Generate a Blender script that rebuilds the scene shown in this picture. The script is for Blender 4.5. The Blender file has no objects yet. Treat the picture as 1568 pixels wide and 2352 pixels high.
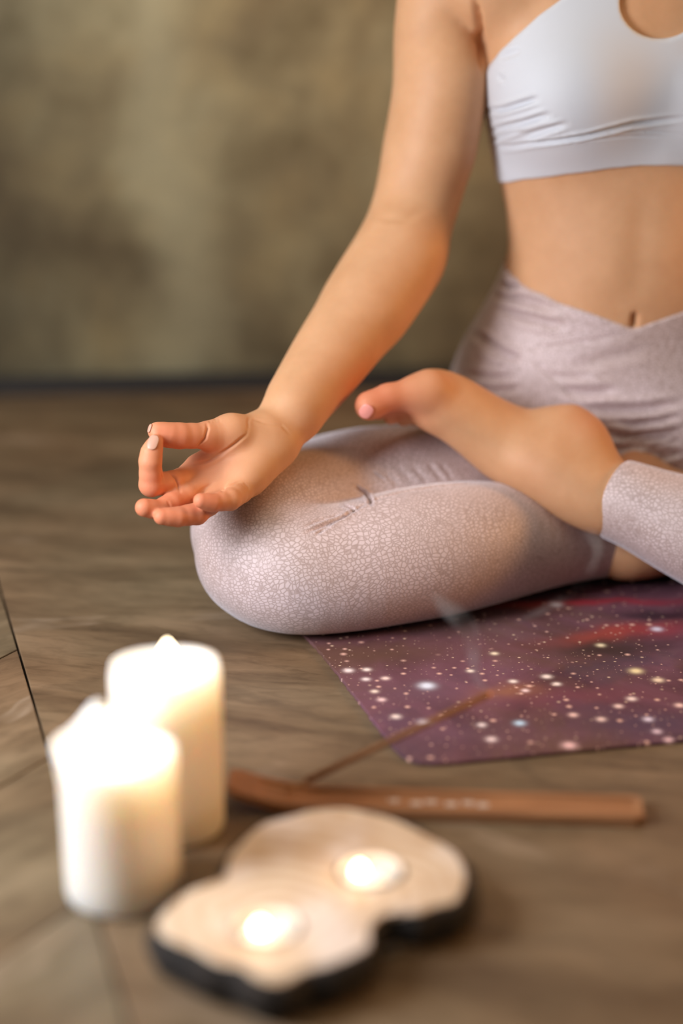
import bpy, bmesh, math, random
import numpy as np
from mathutils import Vector, Matrix
from mathutils.bvhtree import BVHTree
from math import sin, cos, pi, radians, tan, atan

random.seed(4)
rng = np.random.RandomState(4)
scene = bpy.context.scene
COL = scene.collection

# ------------------------------------------------------------------ camera
PITCH, FPX, CAMH = radians(20), 4500.0, 0.719
cam_d = bpy.data.cameras.new('camera')
cam_d.sensor_fit = 'VERTICAL'; cam_d.sensor_height = 36; cam_d.lens = FPX/2352*36
cam_d.clip_start = .05; cam_d.clip_end = 60
cam = bpy.data.objects.new('camera', cam_d); COL.objects.link(cam)
cam.location = (0, 0, CAMH); cam.rotation_euler = (pi/2-PITCH, 0, 0)
cam_d.dof.use_dof = True; cam_d.dof.focus_distance = 1.725; cam_d.dof.aperture_fstop = 1.2
scene.camera = cam

# ------------------------------------------------------------------ world, lights, exposure
scene.view_settings.view_transform = 'Standard'
scene.view_settings.look = 'None'
scene.view_settings.exposure = 0.0
scene.view_settings.gamma = 1.0
scene.view_settings.use_curve_mapping = False
scene.cycles.use_denoising = True
scene.cycles.max_bounces = 5
scene.cycles.volume_bounces = 0
scene.cycles.transparent_max_bounces = 6
scene.cycles.use_adaptive_sampling = True
scene.cycles.adaptive_threshold = .03
scene.cycles.adaptive_min_samples = 12
scene.cycles.caustics_reflective = False
scene.cycles.caustics_refractive = False
scene.cycles.sample_clamp_indirect = 4

world = bpy.data.worlds.new('world'); scene.world = world; world.use_nodes = True
world.node_tree.nodes['Background'].inputs[0].default_value = (1.0, .86, .68, 1)
world.node_tree.nodes['Background'].inputs[1].default_value = .15

def area(name, loc, target, size, power, color, size_y=None):
    d = bpy.data.lights.new(name, 'AREA'); d.energy = power; d.color = color
    d.size = size
    if size_y: d.shape = 'RECTANGLE'; d.size_y = size_y
    o = bpy.data.objects.new(name, d); COL.objects.link(o); o.location = loc
    o.rotation_euler = (Vector(target)-Vector(loc)).to_track_quat('-Z', 'Y').to_euler()
    return o
area('window_light', (-.78, 1.12, .58), (0.0, 1.70, .15), .36, 16.5, (.92, .94, 1.0), .55)
area('warm_lamp_light', (2.1, 1.72, .75), (0.1, 1.85, .3), .35, 24, (1.0, .47, .13), .5)
area('overhead_fill_light', (-0.2, 1.30, 2.5), (0.0, 2.30, .4), 1.5, 17, (1.0, .88, .70))  # fill added overhead to brighten wall and floor, stands for no lamp

# ------------------------------------------------------------------ projection helpers (used to measure real positions)
cF = np.array([0, cos(PITCH), -sin(PITCH)]); cU = np.array([0, sin(PITCH), cos(PITCH)]); cR = np.array([1., 0, 0])
CAM = np.array([0, 0, CAMH])
def ray(u, v): return cF+cR*(u-784)/FPX+cU*(1176-v)/FPX
def W(u, v, Y):
    d = ray(u, v); return CAM+d*(Y/d[1])
def FZ(u, v, z=0.):
    d = ray(u, v); return CAM+d*((z-CAMH)/d[2])

# ------------------------------------------------------------------ object helpers
def tag(o, label=None, cat=None, group=None, kind=None):
    if label: o['label'] = label
    if cat: o['category'] = cat
    if group: o['group'] = group
    if kind: o['kind'] = kind
    return o
def empty(name, loc, label=None, cat=None, group=None):
    o = bpy.data.objects.new(name, None); o.empty_display_size = .02; COL.objects.link(o); o.location = loc
    return tag(o, label, cat, group)
def link(name, me, mat, parent=None, world_coords=True, smooth=True):
    o = bpy.data.objects.new(name, me); COL.objects.link(o)
    if mat: me.materials.append(mat)
    if smooth: me.shade_smooth()
    if parent:
        o.parent = parent
        if world_coords:
            m = Matrix.Identity(4); p = parent
            while p: m = p.matrix_parent_inverse @ Matrix.Translation(p.location) @ p.rotation_euler.to_matrix().to_4x4() @ m; p = p.parent
            o.matrix_parent_inverse = m.inverted()
    return o
def mesh_np(name, V, F):
    me = bpy.data.meshes.new(name)
    F = np.asarray(F, dtype=np.int32); n = F.shape[1]
    me.vertices.add(len(V)); me.vertices.foreach_set('co', np.asarray(V, np.float32).ravel())
    me.loops.add(F.size); me.loops.foreach_set('vertex_index', F.ravel())
    me.polygons.add(len(F)); me.polygons.foreach_set('loop_start', np.arange(0, F.size, n, dtype=np.int32))
    me.polygons.foreach_set('loop_total', np.full(len(F), n, dtype=np.int32))
    me.update(calc_edges=True); me.validate()
    return me
def lathe(profile, seg=48, fn=None):
    """profile (r,z) list -> mesh; fn(angle,r,z,i)->(r,z)"""
    V, F = [], []
    for i, (r, z) in enumerate(profile):
        for s in range(seg):
            a = 2*pi*s/seg; rr, zz = (r, z) if fn is None else fn(a, r, z, i)
            V.append((rr*cos(a), rr*sin(a), zz))
    for i in range(len(profile)-1):
        for s in range(seg):
            F.append((i*seg+s, i*seg+(s+1) % seg, (i+1)*seg+(s+1) % seg, (i+1)*seg+s))
    return mesh_np('lathe', V, F)
def tube(points, radii, seg=10, closed_ends=True):
    P = [Vector(p) for p in points]; bm = bmesh.new(); rings = []
    up = None
    for i, p in enumerate(P):
        t = (P[min(i+1, len(P)-1)]-P[max(i-1, 0)]).normalized()
        if up is None: up = t.orthogonal().normalized()
        up = (up-t*up.dot(t)).normalized(); b = t.cross(up)
        rings.append([bm.verts.new(p+(up*cos(2*pi*s/seg)+b*sin(2*pi*s/seg))*radii[i]) for s in range(seg)])
    for a, b2 in zip(rings, rings[1:]):
        for s in range(seg): bm.faces.new((a[s], a[(s+1) % seg], b2[(s+1) % seg], b2[s]))
    if closed_ends: bm.faces.new(rings[0][::-1]); bm.faces.new(rings[-1])
    bm.normal_update()
    me = bpy.data.meshes.new('tube'); bm.to_mesh(me); bm.free(); return me
def prism(poly, z0, z1, bevel=0., seg=2):
    bm = bmesh.new()
    b = [bm.verts.new((p[0], p[1], z0)) for p in poly]; t = [bm.verts.new((p[0], p[1], z1)) for p in poly]
    n = len(poly)
    bm.faces.new(b[::-1]); top = bm.faces.new(t)
    for i in range(n): bm.faces.new((b[i], b[(i+1) % n], t[(i+1) % n], t[i]))
    bmesh.ops.recalc_face_normals(bm, faces=bm.faces)
    if bevel: bmesh.ops.bevel(bm, geom=list(top.edges), offset=bevel, segments=seg, affect='EDGES', profile=.6)
    me = bpy.data.meshes.new('prism'); bm.to_mesh(me); bm.free(); return me

# ------------------------------------------------------------------ materials
class NT:
    def __init__(s, name):
        s.m = bpy.data.materials.new(name); s.m.use_nodes = True
        s.t = s.m.node_tree; s.b = s.t.nodes['Principled BSDF']; s.out = s.t.nodes['Material Output']
    def n(s, typ, **kw):
        x = s.t.nodes.new(typ)
        for k, v in kw.items():
            if k.startswith('i_'): x.inputs[k[2:].replace('_', ' ')].default_value = v
            else: setattr(x, k, v)
        return x
    def l(s, a, b): s.t.links.new(a, b)
    def coords(s, scale=(1, 1, 1), rot=(0, 0, 0), loc=(0, 0, 0), kind='Object'):
        tc = s.n('ShaderNodeTexCoord'); mp = s.n('ShaderNodeMapping')
        mp.inputs['Scale'].default_value = scale; mp.inputs['Rotation'].default_value = rot; mp.inputs['Location'].default_value = loc
        s.l(tc.outputs[kind], mp.inputs[0]); return mp.outputs[0]
    def noise(s, vec, scale, detail=4, rough=.5, dist=0.):
        x = s.n('ShaderNodeTexNoise'); x.inputs['Scale'].default_value = scale; x.inputs['Detail'].default_value = detail
        x.inputs['Roughness'].default_value = rough; x.inputs['Distortion'].default_value = dist
        if vec: s.l(vec, x.inputs['Vector'])
        return x.outputs['Fac']
    def ramp(s, fac, stops, interp='LINEAR'):
        x = s.n('ShaderNodeValToRGB'); x.color_ramp.interpolation = interp
        e = x.color_ramp.elements
        while len(e) < len(stops): e.new(.5)
        for el, (p, c) in zip(e, stops):
            el.position = p; el.color = (*c, 1) if len(c) == 3 else c
        s.l(fac, x.inputs[0]); return x.outputs[0]
    def mix(s, fac, a, b, mode='MIX'):
        x = s.n('ShaderNodeMix'); x.data_type = 'RGBA'; x.blend_type = mode
        for sock, v in ((x.inputs[0], fac), (x.inputs[6], a), (x.inputs[7], b)):
            if isinstance(v, (int, float)): sock.default_value = v
            elif isinstance(v, tuple): sock.default_value = (*v, 1) if len(v) == 3 else v
            else: s.l(v, sock)
        return x.outputs[2]
    def math(s, op, a, b=None, c=None, clamp=False):
        x = s.n('ShaderNodeMath'); x.operation = op; x.use_clamp = clamp
        for i, v in enumerate((a, b, c)):
            if v is None: continue
            if isinstance(v, (int, float)): x.inputs[i].default_value = v
            else: s.l(v, x.inputs[i])
        return x.outputs[0]
    def bump(s, h, strength=.3, dist=.001):
        x = s.n('ShaderNodeBump'); x.inputs['Strength'].default_value = strength; x.inputs['Distance'].default_value = dist
        s.l(h, x.inputs['Height']); s.l(x.outputs[0], s.b.inputs['Normal']); return x
    def set(s, **kw):
        for k, v in kw.items():
            sock = s.b.inputs[k.replace('_', ' ')]
            if isinstance(v, (int, float)): sock.default_value = v
            elif isinstance(v, tuple): sock.default_value = (*v, 1) if len(v) == 3 and sock.type == 'RGBA' else v
            else: s.l(v, sock)
        return s.m

def simple(name, col, rough=.5, **kw):
    m = NT(name); m.set(Base_Color=col, Roughness=rough, **kw); return m.m

def m_skin():
    m = NT('skin'); v = m.coords()
    at = m.n('ShaderNodeAttribute', attribute_name='tint')
    n1 = m.noise(v, 28, 4, .6)
    base = m.ramp(n1, [(.3, (.585, .310, .158)), (.7, (.655, .360, .192))])
    red = m.mix(m.math('MULTIPLY', at.outputs['Fac'], .85, clamp=True), base, (.66, .215, .115))
    m.set(Base_Color=red, Roughness=.56, Subsurface_Weight=.22, Subsurface_Radius=(1., .35, .18), Subsurface_Scale=.008)
    m.b.inputs['Specular IOR Level'].default_value = .35
    n2 = m.noise(v, 900, 3, .6)
    m.bump(n2, .10, .0006)
    return m.m

def m_leggings():
    m = NT('snakeskin_print_fabric'); v0 = m.coords(scale=(1, 1, 1.25), rot=(0.2, .25, .35))
    nz = m.n('ShaderNodeTexNoise'); nz.inputs['Scale'].default_value = 20; m.l(v0, nz.inputs['Vector'])
    vm = m.n('ShaderNodeVectorMath', operation='MULTIPLY_ADD'); m.l(nz.outputs['Color'], vm.inputs[0]); vm.inputs[1].default_value = (.02,)*3; m.l(v0, vm.inputs[2])
    def cells(scale):
        x = m.n('ShaderNodeTexVoronoi', feature='DISTANCE_TO_EDGE'); x.inputs['Scale'].default_value = scale; x.inputs['Randomness'].default_value = .75
        m.l(vm.outputs[0], x.inputs['Vector']); return x.outputs['Distance']
    c1, c2 = cells(235), cells(300)
    pat = m.math('GREATER_THAN', m.noise(v0, 9, 2), .5)
    big = m.noise(v0, 9, 2)
    f = m.n('ShaderNodeMapRange'); f.inputs[1].default_value = .47; f.inputs[2].default_value = .55; m.l(big, f.inputs[0])
    e1 = m.ramp(c1, [(.0, (0, 0, 0)), (.05, (.25, .25, .25)), (.22, (1, 1, 1))]); e2 = m.ramp(c2, [(.0, (0, 0, 0)), (.06, (.3, .3, .3)), (.26, (1, 1, 1))])
    e = m.mix(f.outputs[0], e1, e2)
    patch = m.noise(v0, 7, 3, .55)
    line = m.ramp(patch, [(.35, (.46, .35, .34)), (.65, (.385, .275, .245))])
    cell = m.ramp(patch, [(.35, (.72, .59, .61)), (.65, (.62, .49, .475))])
    col = m.mix(e, line, cell)
    m.set(Base_Color=col, Roughness=.55, Sheen_Weight=.55, Sheen_Roughness=.45, Sheen_Tint=(.86, .90, 1.0))
    knit = m.noise(m.coords(), 1500, 2)
    hh = m.mix(.35, e, knit); m.bump(hh, .18, .0006)
    return m.m

def m_white_fabric():
    m = NT('white_sport_fabric'); v = m.coords()
    m.set(Base_Color=(.60, .61, .65), Roughness=.62, Sheen_Weight=.25)
    m.bump(m.noise(v, 1800, 2), .12, .0005); return m.m

def m_floor(k):
    m = NT('slate_wood_tile_%d' % k)
    a = m.coords(rot=(0, 0, radians(12 if k == 0 else -40)), loc=(k*3.1, k*1.7, 0))
    st = m.n('ShaderNodeVectorMath', operation='MULTIPLY'); m.l(a, st.inputs[0]); st.inputs[1].default_value = (1, 3.6, 1)
    n1 = m.noise(st.outputs[0], 5, 9, .60, .5); n2 = m.noise(st.outputs[0], 26, 8, .7, .5); n3 = m.noise(a, 2.4, 4, .55, .3)
    c1 = m.ramp(n1, [(.30, (.100, .064, .038)), (.50, (.170, .116, .070)), (.70, (.240, .170, .108))])
    c2 = m.ramp(n2, [(.3, (.55, .52, .50)), (.5, (1, 1, 1)), (.72, (1.22, 1.2, 1.18))])
    c = m.mix(.7, c1, c2, 'MULTIPLY')
    tint = m.ramp(n3, [(.35, (.86, .92, .88)), (.65, (1.08, .98, .90))])
    c = m.mix(1., c, tint, 'MULTIPLY')
    # thin pale veins and dark cracks of the stone
    w = m.n('ShaderNodeTexWave', wave_type='BANDS', bands_direction='Y'); w.inputs['Scale'].default_value = 1.1; w.inputs['Distortion'].default_value = 9
    w.inputs['Detail'].default_value = 5; w.inputs['Detail Scale'].default_value = 1.2; m.l(a, w.inputs['Vector'])
    vein = m.ramp(w.outputs['Fac'], [(.0, (0, 0, 0)), (.972, (0, 0, 0)), (.99, (1, 1, 1)), (1., (.4, .4, .4))])
    vm = m.math('MULTIPLY', vein, m.ramp(m.noise(a, 9, 3), [(.45, (0, 0, 0)), (.62, (.75, .75, .75))]))
    c = m.mix(vm, c, (.36, .27, .19))
    crack = m.ramp(w.outputs['Fac'], [(0, (1, 1, 1)), (.012, (0, 0, 0))])
    c = m.mix(m.math('MULTIPLY', crack, .22), c, (.04, .028, .018))
    m.set(Base_Color=c, Roughness=.46)
    m.b.inputs['Specular IOR Level'].default_value = .38
    m.bump(m.math('ADD', n2, m.math('MULTIPLY', n1, .8)), .30, .0008)
    return m.m

def m_wall():
    m = NT('mottled_plaster'); v = m.coords()
    n1 = m.noise(v, 2.6, 6, .58, .4); n2 = m.noise(v, 9, 7, .6, .2); n3 = m.noise(v, 40, 4, .6)
    c = m.ramp(n1, [(.34, (.22, .155, .078)), (.50, (.41, .325, .17)), (.66, (.60, .52, .30))])
    c2 = m.ramp(n2, [(.34, (.66, .64, .60)), (.5, (1, 1, 1)), (.66, (1.30, 1.27, 1.2))])
    c = m.mix(1., c, c2, 'MULTIPLY')
    # long vertical pale wash and darker left-hand zone of the plaster, in wall coordinates
    s = m.n('ShaderNodeSeparateXYZ'); tc = m.n('ShaderNodeTexCoord'); m.l(tc.outputs['Object'], s.inputs[0])
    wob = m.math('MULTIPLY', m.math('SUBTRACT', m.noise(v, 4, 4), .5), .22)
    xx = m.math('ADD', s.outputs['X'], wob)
    g = m.math('EXPONENT', m.math('MULTIPLY', m.math('POWER', m.math('DIVIDE', m.math('SUBTRACT', xx, -.215), .052), 2.), -1.))
    c = m.mix(m.math('MULTIPLY', g, .55), c, (.68, .60, .36))
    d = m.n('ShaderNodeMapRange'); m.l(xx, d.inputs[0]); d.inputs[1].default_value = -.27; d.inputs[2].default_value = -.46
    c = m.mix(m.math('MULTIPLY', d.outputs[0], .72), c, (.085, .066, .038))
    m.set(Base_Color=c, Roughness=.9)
    m.bump(n3, .25, .004)
    return m.m

SKIN, LEG, BRA = m_skin(), m_leggings(), m_white_fabric()
NAIL = simple('nail', (.56, .31, .22), .35)
POLISH = simple('toe_nail_polish', (.83, .33, .28), .22)
HAIR = simple('dark_blond_hair', (.12, .06, .025), .5)

# ------------------------------------------------------------------ setting
WALLY = 2.452
wallrot = -.035
def wall_xy(x): return WALLY-(x+.25)*tan(-wallrot)*-1
wl = mesh_np('wall', [(-2.2, 0, 0), (2.6, 0, 0), (2.6, 0, 2.9), (-2.2, 0, 2.9), (-2.2, .12, 0), (2.6, .12, 0), (2.6, .12, 2.9), (-2.2, .12, 2.9)],
             [(0, 1, 2, 3), (5, 4, 7, 6), (4, 0, 3, 7), (1, 5, 6, 2), (3, 2, 6, 7), (4, 5, 1, 0)])
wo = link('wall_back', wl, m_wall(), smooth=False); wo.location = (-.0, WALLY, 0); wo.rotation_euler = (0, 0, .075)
tag(wo, 'mottled olive brown plaster wall behind the seated person', kind='structure')
bp = [(-2.2, -.014), (2.6, -.008), (2.6, .0), (-2.2, .0)]
bb = link('base_strip_back', prism([(-2.2, -.016), (2.6, -.010), (2.6, -.001), (-2.2, -.001)], .001, .024, .002), simple('black_base_strip', (.012, .010, .009), .6), smooth=False)  # narrow black strip set against the wall foot
bb.location = wo.location; bb.rotation_euler = wo.rotation_euler
tag(bb, 'thin black strip along the foot of the plaster wall', kind='structure')

# floor: a dark bed carrying separate large tiles
bed = link('floor', prism([(-2.2, -.6), (2.6, -.6), (2.6, 2.8), (-2.2, 2.8)], -.04, -.006), simple('dark_grout', (.02, .014, .010), .9), smooth=False)
tag(bed, 'brown slate look tile floor', kind='structure')
ja = FZ(42, 1492)[:2]; jb = FZ(115, 1740)[:2]; jl = FZ(0, 1513)[:2]
dS = (jb-ja)/np.linalg.norm(jb-ja)                       # along the long joint, towards the camera
jc = FZ(0, 1805)[:2]; jd = FZ(112, 1740)[:2]
eS = (jc-jd)/np.linalg.norm(jc-jd)                       # along the oblique joints, to the left
nS = np.array([-dS[1], dS[0]])
if nS[0] < 0: nS = -nS
spacing = np.linalg.norm(jb-ja); G = .0011
FM = [m_floor(i) for i in range(3)]
def clip_poly(poly, x0=-2.2, x1=2.6, y0=-.6, y1=2.75):
    for ax, val, sg in ((0, x0, 1), (0, x1, -1), (1, y0, 1), (1, y1, -1)):
        out = []
        for i in range(len(poly)):
            a, b = poly[i], poly[(i+1) % len(poly)]
            ia, ib = (a[ax]-val)*sg >= 0, (b[ax]-val)*sg >= 0
            if ia: out.append(a)
            if ia != ib:
                t = (val-a[ax])/(b[ax]-a[ax]); out.append(a+(b-a)*t)
        poly = out
        if not poly: return []
    return poly
def tile(poly, k):
    poly = clip_poly([np.array(p) for p in poly])
    if len(poly) < 3: return
    o = link('floor_tile', prism(poly, -.0055, 0, .0008, 2), FM[k], bed, smooth=False)
for i in range(-5, 8):
    a = ja+dS*spacing*i; b = ja+dS*spacing*(i+1)
    a2, b2 = a+dS*G*1.3, b-dS*G*1.3
    off = -nS*G
    tile([a2+off, b2+off, b2+off+eS*1.9, a2+off+eS*1.9], 1+(i % 2))
for w0, w1 in ((0, 1.25), (1.25, 2.5)):
    for s0, s1 in ((-1.4, 1.15), (1.15, 2.8)):
        p = lambda s, w: ja+dS*s+nS*w
        tile([p(s0+G, w0+G), p(s1-G, w0+G), p(s1-G, w1-G), p(s0+G, w1-G)], 0)

# ------------------------------------------------------------------ yoga mat
MT = .0032
mA, mC, mR = FZ(697, 1457, MT)[:2], FZ(920, 1765, MT)[:2], FZ(1568, 1699, MT)[:2]
mat_front = (mR-mC)/np.linalg.norm(mR-mC)
left_px = [(697, 1457), (738, 1500), (772, 1543), (820, 1605), (881, 1686), (905, 1716)]
corner_px = [(920, 1731), (940, 1743), (965, 1750), (1000, 1752), (1045, 1750)]
lp = [FZ(u, v, MT)[:2] for u, v in left_px]
back_dir = (lp[0]-lp[2])/np.linalg.norm(lp[0]-lp[2])
P0 = lp[0]+back_dir*.33
edge = []
N0 = 60
fullL = [P0]+lp
for a, b in zip(fullL, fullL[1:]):
    L = np.linalg.norm(b-a); n = max(2, int(L/.004))
    for i in range(n):
        q = a+(b-a)*i/n
        edge.append(q+nS*rng.uniform(-.0007, .0007))          # slightly frayed cut edge
edge += [FZ(u, v, MT)[:2] for u, v in corner_px]
matR = FZ(1045, 1750, MT)[:2]+(FZ(1568, 1699, MT)[:2]-FZ(1045, 1750, MT)[:2])*3.6
edge += [matR, matR+back_dir*.62, P0+mat_front*.2]
def m_galaxy():
    m = NT('nebula_print'); m.t.nodes.remove(m.t.nodes['Material Output']) if False else None
    v = m.coords()
    n1 = m.noise(v, 7, 6, .6, .8); n2 = m.noise(m.coords(loc=(3, 1, 0)), 5, 5, .6, .6); n3 = m.noise(m.coords(loc=(7, 5, 0)), 11, 6, .6, .5)
    c = m.ramp(n1, [(.30, (.035, .018, .028)), (.45, (.12, .048, .065)), (.58, (.19, .080, .115)), (.72, (.25, .13, .15))])
    c = m.mix(m.ramp(n2, [(.48, (0, 0, 0)), (.62, (.75, .75, .75))]), c, (.135, .068, .045))
    c = m.mix(m.ramp(n3, [(.55, (0, 0, 0)), (.70, (.6, .6, .6))]), c, (.075, .050, .085))
    s = m.n('ShaderNodeTexCoord').outputs['Object']
    warp = m.n('ShaderNodeTexNoise'); warp.inputs['Scale'].default_value = 22; m.l(s, warp.inputs['Vector'])
    vm = m.n('ShaderNodeVectorMath', operation='MULTIPLY_ADD'); m.l(warp.outputs['Color'], vm.inputs[0]); vm.inputs[1].default_value = (.03, .03, 0); m.l(s, vm.inputs[2])
    def blob(px, rx, ry, rot, src):
        p = FZ(*px, MT)
        mp = m.n('ShaderNodeMapping', vector_type='TEXTURE'); m.l(src, mp.inputs[0])
        off = .015 if src is not s else 0
        mp.inputs['Location'].default_value = (p[0]+off, p[1]+off, MT if src is s else MT)
        mp.inputs['Rotation'].default_value = (0, 0, rot); mp.inputs['Scale'].default_value = (rx, ry, 1)
        le = m.n('ShaderNodeVectorMath', operation='LENGTH')
        fl2 = m.n('ShaderNodeVectorMath', operation='MULTIPLY'); m.l(mp.outputs[0], fl2.inputs[0]); fl2.inputs[1].default_value = (1, 1, 0)
        m.l(fl2.outputs[0], le.inputs[0])
        return m.math('EXPONENT', m.math('MULTIPLY', m.math('POWER', le.outputs['Value'], 2.), -1.))
    V2 = vm.outputs[0]
    for px, rx, ry, rot, col, k in [
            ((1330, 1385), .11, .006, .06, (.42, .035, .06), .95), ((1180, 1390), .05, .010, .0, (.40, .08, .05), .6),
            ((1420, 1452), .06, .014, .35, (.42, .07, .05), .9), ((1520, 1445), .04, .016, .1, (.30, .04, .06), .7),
            ((1400, 1325), .24, .030, .0, (.010, .005, .012), .95), ((1400, 1490), .06, .020, .0, (.035, .020, .018), .8),  # first blob: shadow under the shin, painted into the print
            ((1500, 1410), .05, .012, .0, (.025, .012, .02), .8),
            ((900, 1500), .07, .03, .2, (.13, .065, .045), .7), ((1000, 1590), .05, .025, .0, (.17, .09, .135), .7),
            ((1060, 1690), .06, .025, .1, (.15, .075, .11), .6), ((1300, 1600), .09, .025, .0, (.21, .06, .085), .6),
            ((1500, 1660), .06, .03, .0, (.055, .04, .075), .7), ((1160, 1590), .03, .014, .4, (.36, .15, .07), .6),
            ((860, 1560), .05, .02, .0, (.19, .08, .11), .5), ((1000, 1440), .06, .02, .0, (.10, .06, .045), .6)]:
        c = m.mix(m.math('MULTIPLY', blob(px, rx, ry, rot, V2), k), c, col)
    # stars: three random layers
    def stars(scale, thr, size, strength, tintc, seed, lo, hi):
        nonlocal c
        x = m.n('ShaderNodeTexVoronoi', voronoi_dimensions='2D'); x.inputs['Scale'].default_value = scale
        m.l(m.coords(loc=(seed, seed*.7, 0)), x.inputs['Vector'])
        sp = m.n('ShaderNodeSeparateColor'); m.l(x.outputs['Color'], sp.inputs[0])
        sz = m.math('MULTIPLY_ADD', m.math('POWER', sp.outputs[1], 3.), size, size*.35)
        f = m.math('SUBTRACT', 1., m.math('DIVIDE', x.outputs['Distance'], sz), clamp=True)
        f = m.math('POWER', f, 1.3)
        pres = m.math('GREATER_THAN', sp.outputs[0], thr)
        dens = m.n('ShaderNodeMapRange'); m.l(m.noise(m.coords(loc=(seed, 2, 0)), 9, 2), dens.inputs[0]); dens.inputs[1].default_value = lo; dens.inputs[2].default_value = hi
        k = m.math('MULTIPLY', m.math('MULTIPLY', f, pres), m.math('MULTIPLY', dens.outputs[0], strength), clamp=True)
        c = m.mix(k, c, tintc)
    stars(75, .50, .24, 1.3, (.80, .48, .40), 1.3, .25, .5)
    stars(120, .78, .22, 1.2, (.85, .62, .45), 5.3, .35, .6)
    stars(200, .84, .24, 1.0, (.75, .50, .42), 9.1, .3, .6)
    for (u, v2, r, col) in [(980, 1575, .0105, (.80, .85, 1)), (1460, 1541, .0085, (.95, .78, .45)), (1193, 1661, .0070, (.55, .75, .95)), (975, 1659, .0080, (.8, .75, .85)),
                           (1307, 1712, .0085, (.95, .6, .6)), (1128, 1698, .0065, (.95, .75, .75)), (1106, 1665, .0055, (.9, .75, .75)), (909, 1646, .0060, (.9, .75, .7)),
                           (800, 1540, .0065, (.95, .8, .8)), (842, 1538, .0055, (.95, .8, .75)), (885, 1558, .0055, (.95, .7, .65)), (840, 1560, .0055, (.9, .75, .75)),
                           (1276, 1388, .0090, (.85, .75, .8)), (1508, 1445, .0080, (.8, .7, .85)), (1379, 1482, .0060, (.9, .75, .5)), (1135, 1501, .0052, (.95, .8, .6)),
                           (1255, 1554, .0065, (.95, .8, .75)), (1278, 1571, .0055, (.95, .8, .75)), (1511, 1562, .0070, (.95, .75, .55)), (1380, 1652, .0060, (.9, .65, .6)), (1420, 1622, .0058, (.9, .65, .6)),
                           (1316, 1642, .0058, (.9, .6, .55)), (1450, 1605, .0062, (.95, .75, .7)), (1488, 1652, .0062, (.8, .7, .85)), (1508, 1680, .0058, (.8, .6, .7)),
                           (1535, 1699, .0058, (.9, .6, .65)), (876, 1607, .0055, (.95, .65, .65)), (1080, 1541, .0050, (.95, .8, .7)), (1178, 1565, .0055, (.95, .8, .75)),
                           (1206, 1586, .0050, (.95, .7, .7)), (860, 1588, .0050, (.95, .75, .65)), (1560, 1620, .0060, (.95, .65, .6))]:
        k = m.math('MULTIPLY', blob((u, v2), r*.62, r*.62, 0, s), 1.15, clamp=True)
        c = m.mix(k, c, col)
    m.set(Base_Color=c, Roughness=.6); m.b.inputs['Specular IOR Level'].default_value = .3
    m.bump(m.noise(m.coords(), 1400, 2), .25, .0004)
    return m.m
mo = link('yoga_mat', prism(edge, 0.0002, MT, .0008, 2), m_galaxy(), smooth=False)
tag(mo, 'purple and red galaxy printed yoga mat with white stars under the crossed legs', 'yoga mat')

# ------------------------------------------------------------------ signed distance modelling of the figure
class Field:
    def __init__(s, xs, ys, zs, arr=None):
        s.ax = (xs, ys, zs); s.a = np.full((len(xs), len(ys), len(zs)), .06, np.float32) if arr is None else arr
    def sl(s, lo, hi):
        out = []
        for ax, l, h in zip(s.ax, lo, hi):
            i = max(0, np.searchsorted(ax, l)-1); j = min(len(ax), np.searchsorted(ax, h)+1)
            if i >= j: return None
            out.append(slice(i, j))
        return tuple(out)
    def put(s, fn, lo, hi, k, op='union'):
        S = s.sl(lo, hi)
        if S is None: return
        X = s.ax[0][S[0]][:, None, None]; Y = s.ax[1][S[1]][None, :, None]; Z = s.ax[2][S[2]][None, None, :]
        d = fn(X, Y, Z).astype(np.float32); a = s.a[S]
        s.a[S] = smin(a, d, k) if op == 'union' else smax(a, -d, k)
    def window(s, lo, hi):
        S = s.sl(lo, hi); return Field(s.ax[0][S[0]], s.ax[1][S[1]], s.ax[2][S[2]]), S
    def merge(s, w, S, k): s.a[S] = smin(s.a[S], w.a, k)
def smin(a, b, k):
    if k <= 0: return np.minimum(a, b)
    h = np.maximum(k-np.abs(a-b), 0)/k
    return np.minimum(a, b)-h*h*(k*.25)
def smax(a, b, k): return -smin(-a, -b, k)
f32 = np.float32
def cap_fn(a, b, ra, rb, n=None, st=1.):
    a = np.array(a, float); b = np.array(b, float)
    if n is not None:
        n = np.array(n, float)/np.linalg.norm(n)
    def tr(v): return v+n*(v@n)*(1/st-1)
    A, B = (a, b) if n is None else (tr(a), tr(b))
    d = B-A; L = max(d@d, 1e-9)
    def fn(X, Y, Z):
        X, Y, Z = X.astype(f32), Y.astype(f32), Z.astype(f32)
        if n is not None:
            q = (X*f32(n[0])+Y*f32(n[1])+Z*f32(n[2]))*f32(1/st-1)
            X = X+q*f32(n[0]); Y = Y+q*f32(n[1]); Z = Z+q*f32(n[2])
        px, py, pz = X-f32(A[0]), Y-f32(A[1]), Z-f32(A[2])
        t = np.clip((px*f32(d[0])+py*f32(d[1])+pz*f32(d[2]))/f32(L), 0, 1)
        r = f32(ra)+t*f32(rb-ra)
        return np.sqrt((px-t*f32(d[0]))**2+(py-t*f32(d[1]))**2+(pz-t*f32(d[2]))**2)-r
    m = max(ra, rb)*max(1, st)
    return fn, np.minimum(a, b)-m, np.maximum(a, b)+m
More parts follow.
